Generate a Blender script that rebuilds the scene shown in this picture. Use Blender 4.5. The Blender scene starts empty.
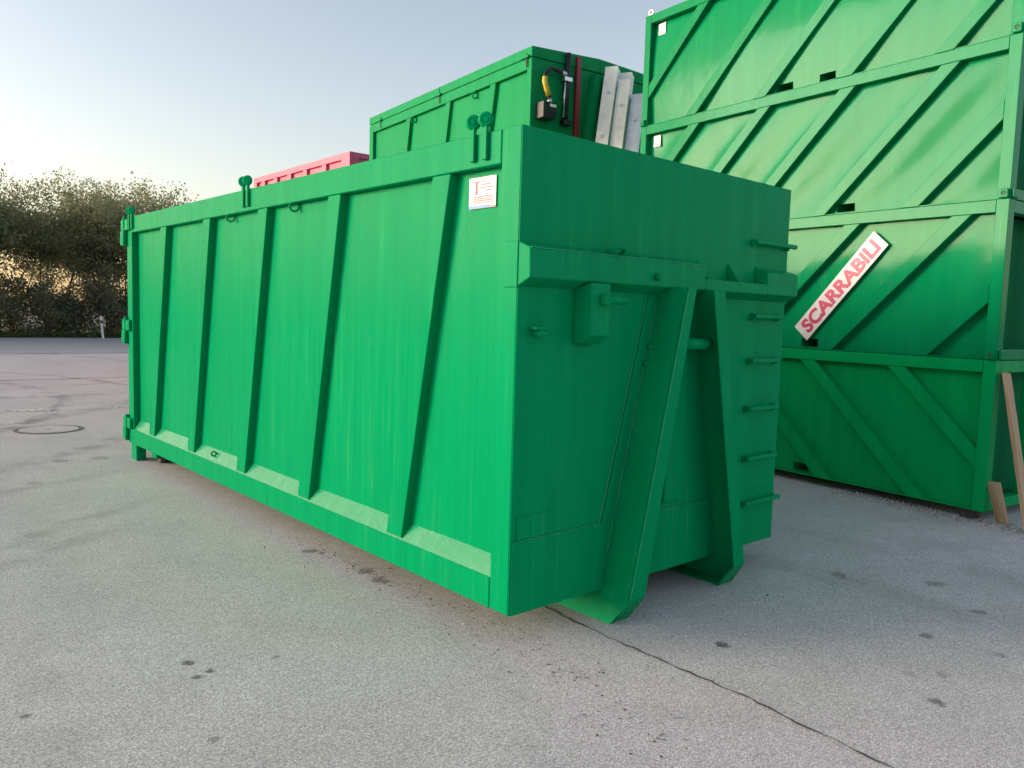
import bpy, bmesh, math, random
import numpy as np
from mathutils import Vector, Matrix
random.seed(7); rng = np.random.default_rng(7)
sc = bpy.context.scene
COL = sc.collection
# ------------------------------------------------------------------ camera
CAM = Vector((-2.6014, -2.8995, 1.6962)); YAW, PITCH, ROLL, FPX = -.7272, -.0874, .0304, 792.05
fwd = Vector((-math.sin(YAW)*math.cos(PITCH), math.cos(YAW)*math.cos(PITCH), math.sin(PITCH)))
rt = Vector((math.cos(YAW), math.sin(YAW), 0)); up = rt.cross(fwd)
rt, up = rt*math.cos(ROLL)+up*math.sin(ROLL), up*math.cos(ROLL)-rt*math.sin(ROLL)
cam = bpy.data.cameras.new('camera'); camo = bpy.data.objects.new('camera', cam); COL.objects.link(camo)
m = Matrix.Identity(4)
for i in range(3): m[i][0], m[i][1], m[i][2], m[i][3] = rt[i], up[i], -fwd[i], CAM[i]
camo.matrix_world = m
cam.sensor_width = 36; cam.lens = FPX/1024*36; cam.clip_start = .05; cam.clip_end = 3000
sc.camera = camo
# ------------------------------------------------------------------ sky, sun, exposure
SUN_AZ, SUN_EL = math.radians(-52), math.radians(9)
w = bpy.data.worlds.new('World'); sc.world = w; w.use_nodes = True
nt = w.node_tree; bg = nt.nodes['Background']
sky = nt.nodes.new('ShaderNodeTexSky'); sky.sky_type = 'NISHITA'; sky.sun_disc = False
sky.sun_elevation = SUN_EL; sky.sun_rotation = SUN_AZ
sky.altitude = 100; sky.air_density = 1.0; sky.dust_density = 2.0; sky.ozone_density = 1.5
hs = nt.nodes.new('ShaderNodeHueSaturation'); hs.inputs['Saturation'].default_value = .86; nt.links.new(sky.outputs[0], hs.inputs['Color']); 
tint = nt.nodes.new('ShaderNodeMix'); tint.data_type = 'RGBA'; tint.blend_type = 'MULTIPLY'; tint.inputs[0].default_value = 1; tint.inputs[7].default_value = (1.14, .965, .865, 1)   # hazy warm evening air
nt.links.new(hs.outputs[0], tint.inputs[6]); nt.links.new(tint.outputs[2], bg.inputs[0]); bg.inputs[1].default_value = .079
sl = bpy.data.lights.new('sun', 'SUN'); sl.energy = .72; sl.angle = math.radians(24); sl.color = (1, .93, .80)
so = bpy.data.objects.new('sun', sl); COL.objects.link(so)
S = Vector((math.sin(SUN_AZ)*math.cos(SUN_EL), math.cos(SUN_AZ)*math.cos(SUN_EL), math.sin(SUN_EL)))
so.rotation_mode = 'QUATERNION'; so.rotation_quaternion = S.to_track_quat('Z', 'Y'); so.location = (-30, 25, 10)
sc.view_settings.view_transform = 'Standard'; sc.view_settings.look = 'None'; sc.view_settings.gamma = 1
sc.view_settings.use_curve_mapping = False; sc.view_settings.exposure = 2.27
sc.render.resolution_x, sc.render.resolution_y = 1024, 768

# ------------------------------------------------------------------ material helpers
class NT:
    def __init__(s, name):
        s.m = bpy.data.materials.new(name); s.m.use_nodes = True; s.t = s.m.node_tree
        s.b = s.t.nodes['Principled BSDF']; s.out = s.t.nodes['Material Output']
    def n(s, kind, **kw):
        x = s.t.nodes.new('ShaderNode'+kind)
        for k, v in kw.items(): setattr(x, k, v)
        return x
    def l(s, a, b): s.t.links.new(a, b)
    def val(s, sock, v):
        if isinstance(v, (int, float)): sock.default_value = v
        elif isinstance(v, (tuple, list)): sock.default_value = v
        else: s.l(v, sock)
    def math(s, op, a, b=0., c=None, clamp=False):
        x = s.n('Math', operation=op, use_clamp=clamp); s.val(x.inputs[0], a); s.val(x.inputs[1], b)
        if c is not None: s.val(x.inputs[2], c)
        return x.outputs[0]
    def noise(s, vec, scale, detail=3, rough=.55, dist=0.):
        x = s.n('TexNoise'); s.l(vec, x.inputs['Vector']); x.inputs['Scale'].default_value = scale
        x.inputs['Detail'].default_value = detail; x.inputs['Roughness'].default_value = rough; x.inputs['Distortion'].default_value = dist
        return x.outputs[0]
    def ramp(s, v, a, b, lo=0., hi=1.):
        x = s.n('MapRange', interpolation_type='SMOOTHSTEP'); s.l(v, x.inputs[0])
        for i, q in enumerate((a, b, lo, hi)): x.inputs[i+1].default_value = q
        return x.outputs[0]
    def mix(s, f, a, b, mode='MIX'):
        x = s.n('Mix', data_type='RGBA', blend_type=mode); s.val(x.inputs[0], f)
        s.val(x.inputs[6], (*a, 1) if isinstance(a, tuple) and len(a) == 3 else a)
        s.val(x.inputs[7], (*b, 1) if isinstance(b, tuple) and len(b) == 3 else b)
        return x.outputs[2]
    def scaled(s, vec, sc_):
        x = s.n('VectorMath', operation='MULTIPLY'); s.l(vec, x.inputs[0]); x.inputs[1].default_value = sc_
        return x.outputs[0]
    def bump(s, h, strength, dist=.01):
        x = s.n('Bump'); s.l(h, x.inputs['Height']); x.inputs['Strength'].default_value = strength; x.inputs['Distance'].default_value = dist
        s.l(x.outputs[0], s.b.inputs['Normal'])

def paint(name, col, streak=.35, streak_col=(.30, .50, .16), rough=.3, coat=.25, dirt=.15, wav=.06, spec=.4):
    k = NT(name); g = k.n('NewGeometry').outputs['Position']
    fine = k.noise(k.scaled(g, (55, 55, 1.1)), 1, 3, .6)
    wide = k.noise(k.scaled(g, (9, 9, .35)), 1, 3, .6)
    patch = k.noise(g, 1.3, 2)
    st = k.math('MULTIPLY', k.ramp(fine, .56, .74), k.ramp(wide, .42, .66))
    st = k.math('MULTIPLY', st, k.ramp(patch, .35, .62))
    tone = k.mix(k.ramp(wide, .3, .7), tuple(c*.94 for c in col), tuple(c*1.05 for c in col))
    c = k.mix(k.math('MULTIPLY', st, streak), tone, streak_col)
    blot = k.ramp(k.noise(g, 3.1, 5, .65), .55, .8)
    c = k.mix(k.math('MULTIPLY', blot, dirt), c, tuple(x*.55+.02 for x in col))
    k.l(c, k.b.inputs['Base Color'])
    r = k.math('ADD', k.ramp(fine, .3, .75, rough*.8, rough*1.35), k.math('MULTIPLY', blot, .15))
    k.l(r, k.b.inputs['Roughness'])
    k.b.inputs['Coat Weight'].default_value = coat; k.b.inputs['Specular IOR Level'].default_value = spec; k.b.inputs['Coat Roughness'].default_value = .12
    h = k.math('ADD', k.math('MULTIPLY', k.noise(g, 5, 2), 1.0), k.math('MULTIPLY', fine, .10))
    k.bump(h, wav, .06)
    return k.m

def plain(name, col, rough=.5, metal=0., var=.25, scale=14, bump=.15, spec=.5):
    k = NT(name); g = k.n('NewGeometry').outputs['Position']
    nz = k.noise(g, scale, 5, .65)
    k.l(k.mix(k.ramp(nz, .25, .75), tuple(c*(1-var) for c in col), tuple(min(1, c*(1+var)) for c in col)), k.b.inputs['Base Color'])
    k.l(k.ramp(nz, .2, .8, rough*.8, min(1, rough*1.2)), k.b.inputs['Roughness'])
    k.b.inputs['Metallic'].default_value = metal; k.b.inputs['Specular IOR Level'].default_value = spec
    if bump: k.bump(nz, bump, .004)
    return k.m

GREEN = (.0005, .275, .104)
M = {}
M['main'] = paint('container_paint', GREEN, .50, (.09, .44, .15), .28, 0., .12, .05, .02)
M['ledge'] = paint('ledge_sheen_paint', (.002, .28, .115), .5, (.34, .66, .42), .25, .1, .05, .05, .25)  # brushed streaks, paled so sky sheen on the sloping face is in the colour
M['weld'] = paint('weld_highlight_paint', (.03, .36, .17), .6, (.4, .65, .42), .35, .2, .1, .05, .3)  # lighter green, edge highlights painted in
M['stack'] = paint('stack_paint', (.002, .225, .085), .18, (.2, .5, .2), .11, .0, .08, .02, .06)
M['stack_low'] = paint('stack_paint_deep', (.001, .33, .095), .15, (.2, .5, .2), .26, .0, .10, .03, .05)
M['endshade'] = paint('end_panel_shade_paint', (.002, .16, .06), .1, (.1, .3, .12), .6, .0, .2, .03, .03)  # deeper copy of the stack green, shade of the recessed end painted in
M['mid'] = paint('lidded_paint', (.004, .25, .085), .2, (.2, .5, .2), .35, .0, .1, .04, .04)
M['pink'] = paint('pink_paint', (.55, .075, .16), .1, (.8, .4, .4), .45, .1, .12, .03)
M['dark'] = plain('black_plastic', (.012, .012, .014), .4)
M['rubber'] = plain('black_hose_rubber', (.014, .014, .015), .55)
M['yellow'] = plain('yellow_sleeve', (.55, .40, .03), .45)
M['red'] = plain('red_bar_paint', (.23, .018, .03), .45)
M['zinc'] = plain('galvanised_steel', (.80, .80, .78), .5, .05, .12, 6)
M['zincb'] = plain('bluish_galvanised_steel', (.50, .56, .64), .42, .3, .15, 6)
M['chrome'] = plain('bright_steel', (.62, .62, .62), .25, 1.0, .1)
M['iron'] = plain('cast_iron', (.045, .043, .043), .6, .3)
M['ringiron'] = plain('dusty_iron', (.13, .125, .12), .7, 0, .4, 9)
M['white'] = plain('white_vinyl', (.62, .61, .61), .4, 0, .05)
M['print_pink'] = plain('magenta_print', (.52, .015, .11), .4, 0, .12, 3, 0)
M['print_grey'] = plain('pale_print', (.52, .38, .44), .5, 0, .1, 30, 0)
M['print_dark'] = plain('mauve_print', (.30, .16, .24), .5, 0, .1, 30, 0)
M['print_blue'] = plain('blue_print', (.10, .28, .60), .5, 0, .1, 30, 0)
M['block'] = plain('weathered_timber', (.055, .046, .04), .9, 0, .5, 20, .6)

def wood():
    k = NT('rough_pine'); g = k.n('TexCoord').outputs['Object']
    gr = k.noise(k.scaled(g, (38, 38, 2.2)), 1, 4, .6, .6); kn = k.noise(g, 5.5, 2)
    c = k.mix(k.ramp(gr, .3, .72), (.36, .24, .14), (.56, .41, .27))
    c = k.mix(k.ramp(kn, .66, .74), c, (.10, .055, .03)); k.l(c, k.b.inputs['Base Color'])
    k.b.inputs['Roughness'].default_value = .8; k.bump(gr, .3, .004); return k.m
M['wood'] = wood()

def hitground(px, py, z=0.):
    d = fwd+rt*((px-512)/FPX)-up*((py-384)/FPX); t = (z-CAM.z)/d.z
    return CAM+d*t

def asphalt():
    k = NT('worn_asphalt'); g = k.n('NewGeometry').outputs['Position']
    big = k.noise(g, .35, 5, .65); med = k.noise(g, 2.2, 5, .65); fine = k.noise(g, 120, 4, .8); grit = k.noise(g, 330, 2, .6)
    c = k.mix(k.ramp(big, .40, .60), (.47, .452, .456), (.56, .538, .542))
    c = k.mix(k.ramp(med, .42, .62), c, (.515, .496, .496), 'MIX')
    vg = k.n('TexVoronoi'); k.l(g, vg.inputs['Vector']); vg.inputs['Scale'].default_value = 150
    vc = k.n('SeparateColor'); k.l(vg.outputs['Color'], vc.inputs[0])
    sp = k.math('MULTIPLY', k.ramp(fine, .43, .575, .72, 1.24), k.math('ADD', .66, k.math('MULTIPLY', vc.outputs[0], .68)))
    c2 = k.n('VectorMath', operation='MULTIPLY'); k.l(c, c2.inputs[0]); k.l(sp, c2.inputs[1]); c = c2.outputs[0]
    c = k.mix(k.math('MULTIPLY', k.ramp(grit, .57, .64), .6), c, (.66, .65, .64))
    c = k.mix(k.math('MULTIPLY', k.ramp(grit, .42, .34), .6), c, (.08, .078, .076))
    vor = k.n('TexVoronoi'); k.l(g, vor.inputs['Vector']); vor.inputs['Scale'].default_value = 1.9; vor.inputs['Randomness'].default_value = 1
    spot = k.math('MULTIPLY', k.ramp(k.math('ADD', vor.outputs['Distance'], k.math('MULTIPLY', fine, .03)), .062, .035), k.ramp(k.noise(g, .9, 1), .50, .62))
    c = k.mix(k.math('MULTIPLY', spot, .55), c, (.06, .056, .052))
    # tyre sweeps: broad arcs of rubber and dust
    for (cx, cy, R, wd, am, colr) in [(-6.5, 13.5, 7.2, .16, .42, (.085, .085, .09)), (-6.5, 13.5, 8.9, .18, .38, (.085, .085, .09)), (-9, 20, 13.4, .22, .35, (.09, .09, .095)),
                                      (-14, 4, 12.6, .20, .10, (.10, .10, .10)), (-14, 4, 14.4, .18, .10, (.10, .10, .10)), (11, -9, 9.2, .30, .25, (.14, .135, .13)), (11, -9, 11.0, .35, .22, (.34, .33, .32)),
                                      (1, 26, 13, .2, .4, (.09, .09, .095)), (-3, 25, 11, .15, .35, (.09, .09, .095))]:
        v = k.n('VectorMath', operation='SUBTRACT'); k.l(g, v.inputs[0]); v.inputs[1].default_value = (cx, cy, 0)
        ln = k.n('VectorMath', operation='LENGTH'); k.l(v.outputs[0], ln.inputs[0])
        d = k.math('ABSOLUTE', k.math('SUBTRACT', k.math('ADD', ln.outputs['Value'], k.math('MULTIPLY', k.math('SUBTRACT', big, .5), .5)), R))
        f = k.math('MULTIPLY', k.ramp(d, wd*1.2, wd*.3), k.ramp(med, .38, .62))
        c = k.mix(k.math('MULTIPLY', f, am), c, colr)
    for (a_, b_, wd, am) in [((-20, 552), (165, 495), .10, .32), ((-20, 572), (150, 520), .10, .28), ((-30, 500), (120, 470), .12, .25), ((700, 540), (1060, 640), .16, .18), ((760, 520), (1060, 590), .16, .16)]:
        A, B = hitground(*a_), hitground(*b_); dv_ = (B-A).normalized(); nn = Vector((-dv_.y, dv_.x, 0))
        v = k.n('VectorMath', operation='SUBTRACT'); k.l(g, v.inputs[0]); v.inputs[1].default_value = A
        dt = k.n('VectorMath', operation='DOT_PRODUCT'); k.l(v.outputs[0], dt.inputs[0]); dt.inputs[1].default_value = nn
        al = k.n('VectorMath', operation='DOT_PRODUCT'); k.l(v.outputs[0], al.inputs[0]); al.inputs[1].default_value = dv_
        d = k.math('ABSOLUTE', k.math('ADD', dt.outputs['Value'], k.math('MULTIPLY', k.math('SUBTRACT', big, .5), .6)))
        ln_ = (B-A).length; e = k.math('MULTIPLY', k.ramp(al.outputs['Value'], -.5, .5), k.ramp(al.outputs['Value'], ln_+.3, ln_-.8))
        f = k.math('MULTIPLY', k.math('MULTIPLY', k.ramp(d, wd*1.4, wd*.3), e), k.ramp(med, .30, .6))
        c = k.mix(k.math('MULTIPLY', f, am), c, (.12, .12, .12))
    # oil drips and stains where they lie on the yard
    stains = [(188, 663, .030, .75), (210, 671, .024, .7), (197, 677, .024, .7), (276, 657, .02, .4), (25, 716, .02, .6), (214, 739, .025, .45), (310, 551, .05, .6), (322, 553, .03, .6),
              (365, 571, .07, .5), (380, 581, .05, .55), (722, 645, .035, .75), (927, 636, .05, .55), (937, 702, .035, .6), (942, 675, .03, .3), (909, 674, .03, .25), (979, 612, .04, .5),
              (934, 584, .06, .4), (839, 575, .06, .45),  (1000, 655, .04, .3), (60, 461, .08, .35), (99, 458, .08, .35), (33, 483, .07, .3)]
    for (px, py, r, am) in stains:
        P = hitground(px, py); mp = k.n('Mapping', vector_type='TEXTURE'); k.l(g, mp.inputs[0])
        mp.inputs['Location'].default_value = P; mp.inputs['Scale'].default_value = (r*random.uniform(.9, 1.5), r*random.uniform(.8, 1.2), r)
        mp.inputs['Rotation'].default_value = (0, 0, random.uniform(0, 3))
        ln = k.n('VectorMath', operation='LENGTH'); k.l(mp.outputs[0], ln.inputs[0])
        d = k.math('ADD', ln.outputs['Value'], k.math('MULTIPLY', k.math('SUBTRACT', k.noise(g, 1.0/r, 4, .7), .5), 2.4))
        c = k.mix(k.math('MULTIPLY', k.ramp(d, 1.2, .55), am), c, (.045, .043, .042))
    k.l(c, k.b.inputs['Base Color']); k.b.inputs['Roughness'].default_value = .88; k.b.inputs['Specular IOR Level'].default_value = .3
    k.bump(k.math('ADD', fine, k.math('MULTIPLY', grit, .6)), .03, .006); return k.m
M['asphalt'] = asphalt()
M['road'] = plain('road_asphalt', (.36, .36, .375), .85, 0, .15, 3, .1)
M['seam'] = plain('tar', (.075, .066, .06), .8, 0, .4, 30, .3)
M['earth'] = plain('earth_and_weeds', (.09, .085, .05), .95, 0, .4, .8, .3)

def worn_line():
    k = NT('worn_road_paint'); g = k.n('NewGeometry').outputs['Position']
    k.l(k.mix(k.ramp(k.noise(g, 9, 5, .7), .42, .56), (.24, .235, .23), (.74, .73, .71)), k.b.inputs['Base Color']); k.b.inputs['Roughness'].default_value = .75; return k.m
M['line'] = worn_line()

def leafmat(name, cols, trans=.35):
    k = NT(name); oi = k.n('ObjectInfo'); g = k.n('NewGeometry')
    nz = k.noise(g.outputs['Position'], 1.1, 2); rp = g.outputs['Random Per Island']
    c = k.mix(rp, cols[0], cols[1]); c = k.mix(k.ramp(nz, .4, .65), c, cols[2]); k.l(c, k.b.inputs['Base Color'])
    k.b.inputs['Roughness'].default_value = .6; k.b.inputs['Specular IOR Level'].default_value = .3
    tr = k.n('BsdfTranslucent'); k.l(c, tr.inputs[0]); mx = k.n('MixShader'); mx.inputs[0].default_value = trans
    k.l(k.b.outputs[0], mx.inputs[1]); k.l(tr.outputs[0], mx.inputs[2]); k.l(mx.outputs[0], k.out.inputs[0]); return k.m
M['leaf'] = leafmat('autumn_foliage', ((.29, .31, .17), (.38, .34, .20), (.24, .29, .16)), .55)
M['shrub'] = leafmat('shrub_foliage', ((.14, .16, .095), (.20, .20, .12), (.12, .14, .09)), .45)
M['grass'] = leafmat('verge_grass', ((.06, .10, .025), (.11, .13, .04), (.07, .09, .03)), .3)
M['bark'] = plain('bark', (.075, .062, .05), .9, 0, .3, 9, .5)
M['gravel'] = leafmat('limestone_chips', ((.30, .29, .28), (.62, .61, .60), (.42, .41, .40)), .0)

# ------------------------------------------------------------------ mesh helpers
def link(name, me, mat, parent=None):
    o = bpy.data.objects.new(name, me); COL.objects.link(o)
    if mat is not None: me.materials.clear(); me.materials.append(M[mat] if isinstance(mat, str) else mat)
    if parent: o.parent = parent
    return o
def finish(name, bm, mat, parent, smooth=False):
    bmesh.ops.recalc_face_normals(bm, faces=bm.faces); me = bpy.data.meshes.new(name); bm.to_mesh(me); bm.free()
    if smooth:
        for f in me.polygons: f.use_smooth = True
    return link(name, me, mat, parent)
def prism(name, parent, mat, poly, axis, a, b, bev=.003):
    """poly: 2D points in the two other axes (cyclic order x,y,z without axis), extruded from a to b."""
    bm = bmesh.new(); rest = [i for i in range(3) if i != axis]
    def mk(p, t):
        v = [0, 0, 0]; v[axis] = t; v[rest[0]], v[rest[1]] = p; return bm.verts.new(v)
    A = [mk(p, a) for p in poly]; B = [mk(p, b) for p in poly]; n = len(poly)
    bm.faces.new(A); bm.faces.new(B[::-1])
    for i in range(n): bm.faces.new((A[i], B[i], B[(i+1) % n], A[(i+1) % n]))
    bmesh.ops.recalc_face_normals(bm, faces=bm.faces)
    if bev: bmesh.ops.bevel(bm, geom=bm.edges[:], offset=bev, segments=1, affect='EDGES')
    return finish(name, bm, mat, parent)
def box(name, parent, mat, x, y, z, bev=.003):
    return prism(name, parent, mat, [(x[0], y[0]), (x[1], y[0]), (x[1], y[1]), (x[0], y[1])], 2, z[0], z[1], bev)
def tube(name, parent, mat, pts, r, n=10, caps=True):
    bm = bmesh.new(); pts = [Vector(p) for p in pts]; rs = r if isinstance(r, (list, tuple)) else [r]*len(pts); rings = []
    up0 = Vector((0, 0, 1))
    for i, p in enumerate(pts):
        t = (pts[min(i+1, len(pts)-1)]-pts[max(i-1, 0)]).normalized()
        u = up0 if abs(t.z) < .9 else Vector((0, 1, 0)); u = (u-t*u.dot(t)).normalized(); v = t.cross(u)
        rings.append([bm.verts.new(p+rs[i]*(math.cos(2*math.pi*j/n)*u+math.sin(2*math.pi*j/n)*v)) for j in range(n)])
    for a, b in zip(rings, rings[1:]):
        for j in range(n): bm.faces.new((a[j], a[(j+1) % n], b[(j+1) % n], b[j])).smooth = True
    if caps: bm.faces.new(rings[0]); bm.faces.new(rings[-1][::-1])
    return finish(name, bm, mat, parent)
def ring(name, parent, mat, c, axis, R, r, n=18, k=8):
    bm = bmesh.new(); ax = Vector(axis).normalized(); u = ax.orthogonal().normalized(); v = ax.cross(u); c = Vector(c); rings = []
    for i in range(n):
        d = math.cos(2*math.pi*i/n)*u+math.sin(2*math.pi*i/n)*v
        rings.append([bm.verts.new(c+d*(R+r*math.cos(2*math.pi*j/k))+ax*r*math.sin(2*math.pi*j/k)) for j in range(k)])
    for i in range(n):
        a, b = rings[i], rings[(i+1) % n]
        for j in range(k): bm.faces.new((a[j], a[(j+1) % k], b[(j+1) % k], b[j])).smooth = True
    return finish(name, bm, mat, parent)
def ball(name, parent, mat, c, r, sq=(1, 1, 1)):
    bm = bmesh.new(); bmesh.ops.create_uvsphere(bm, u_segments=14, v_segments=9, radius=r)
    for v in bm.verts: v.co = Vector(c)+Vector((v.co.x*sq[0], v.co.y*sq[1], v.co.z*sq[2]))
    return finish(name, bm, mat, parent, True)
def thing(name, label, cat, loc=(0, 0, 0), rz=0., group=None):
    o = bpy.data.objects.new(name, None); COL.objects.link(o); o.location = loc; o.rotation_euler = (0, 0, rz); o.empty_display_size = .2
    return tag(o, label, cat, group)
def tag(o, label, cat, group=None):
    o['label'] = label; o['category'] = cat
    if group: o['group'] = group
    return o
def struct(o, kind='structure', label=None):
    o['kind'] = kind
    if label: o['label'] = label
    return o
def clip(poly, y0, y1, z0, z1):
    for i, lim, sg in ((0, y0, 1), (0, y1, -1), (1, z0, 1), (1, z1, -1)):
        out = []
        for a, b in zip(poly, poly[1:]+poly[:1]):
            da, db = sg*(a[i]-lim), sg*(b[i]-lim)
            if da >= 0: out.append(a)
            if (da > 0 > db) or (da < 0 < db):
                t = da/(da-db); out.append((a[0]+t*(b[0]-a[0]), a[1]+t*(b[1]-a[1])))
        poly = out
        if len(poly) < 3: return None
    return poly
def rib(parent, mat, b, slope, wd, lim, x0, x1, name='rib', zb=None):
    """leaning rib: centre line y = b + slope*z, clipped to lim, folded plate from x0 (outer) to x1 (sheet)."""
    z0, z1 = -1., 4.
    poly = [(b+slope*z0-wd/2, z0), (b+slope*z0+wd/2, z0), (b+slope*z1+wd/2, z1), (b+slope*z1-wd/2, z1)]
    poly = clip(poly, *lim)
    return prism(name, parent, mat, poly, 0, x0, x1, .004) if poly else None
def sheet(name, parent, mat, f, nu, nv, holes=()):
    """smooth sheet from a function of (i/nu, j/nv)."""
    vs = [f(i/nu, j/nv) for j in range(nv+1) for i in range(nu+1)]
    fs = []
    for j in range(nv):
        for i in range(nu):
            fs.append((j*(nu+1)+i, j*(nu+1)+i+1, (j+1)*(nu+1)+i+1, (j+1)*(nu+1)+i))
    me = bpy.data.meshes.new(name); me.from_pydata(vs, [], fs)
    for p in me.polygons: p.use_smooth = True
    return link(name, me, mat, parent)

# ------------------------------------------------------------------ ground, yard, road
def flat(name, mat, pts, z):
    me = bpy.data.meshes.new(name); me.from_pydata([(x, y, z) for x, y in pts], [], [tuple(range(len(pts)))]); return struct(link(name, me, mat))
flat('ground', 'earth', [(-1500, -1500), (1500, -1500), (1500, 1500), (-1500, 1500)], -.012)
flat('yard', 'asphalt', [(-90, -60), (90, -60), (90, 25.9), (-90, 25.9)], 0)
flat('road', 'road', [(-300, 25.9), (300, 25.9), (300, 38.4), (-300, 38.4)], -.004)
def ribbon(name, mat, pts, wd, z, jit=0.):
    L, R = [], []; n = len(pts)
    for i, p in enumerate(pts):
        a, b = pts[max(i-1, 0)], pts[min(i+1, n-1)]; d = Vector((b[0]-a[0], b[1]-a[1])).normalized(); nn = Vector((-d.y, d.x)); ww = wd/2*(1+random.uniform(-jit, jit))
        L.append((p[0]+nn.x*ww, p[1]+nn.y*ww, z)); R.append((p[0]-nn.x*ww, p[1]-nn.y*ww, z))
    me = bpy.data.meshes.new(name); me.from_pydata(L+R, [], [(i, i+1, n+i+1, n+i) for i in range(n-1)]); return struct(link(name, me, mat))
def wiggle(pts, step, amp):
    out = []
    for a, b in zip(pts, pts[1:]):
        k = max(1, int((Vector(b)-Vector(a)).length/step))
        for i in range(k): t = i/k; out.append((a[0]+(b[0]-a[0])*t+random.gauss(0, amp), a[1]+(b[1]-a[1])*t+random.gauss(0, amp)))
    return out+[pts[-1]]
cr = [hitground(*q).xy[:] for q in [(540, 604), (556, 612), (575, 622), (603, 635), (640, 651), (680, 669), (720, 686), (760, 704), (800, 725), (850, 748), (890, 768)]]
d = Vector(cr[-1])-Vector(cr[-2]); cr.append(tuple(Vector(cr[-1])+d*6))
ribbon('pavement_crack', 'seam', wiggle(cr, .05, .005), .0085, .003, .7)
ribbon('pavement_seam', 'seam', wiggle([(-60, 16.2), (60, 16.7)], .4, .015), .06, .003, .5)
ribbon('pavement_seam', 'seam', wiggle([(-90, 25.9), (90, 25.9)], .5, .02), .14, .004, .5)
ribbon('road_edge_line', 'line', [(-300, 29.2), (300, 29.2)], .14, .001)
a, b = hitground(-40, 412), hitground(52, 410)
ribbon('worn_marking', 'line', wiggle([a.xy[:], b.xy[:]], .12, .01), .30, .004, .4)
a, b = hitground(106, 408), hitground(200, 405)
ribbon('worn_marking', 'line', wiggle([a.xy[:], b.xy[:]], .12, .01), .12, .004, .4)

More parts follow.
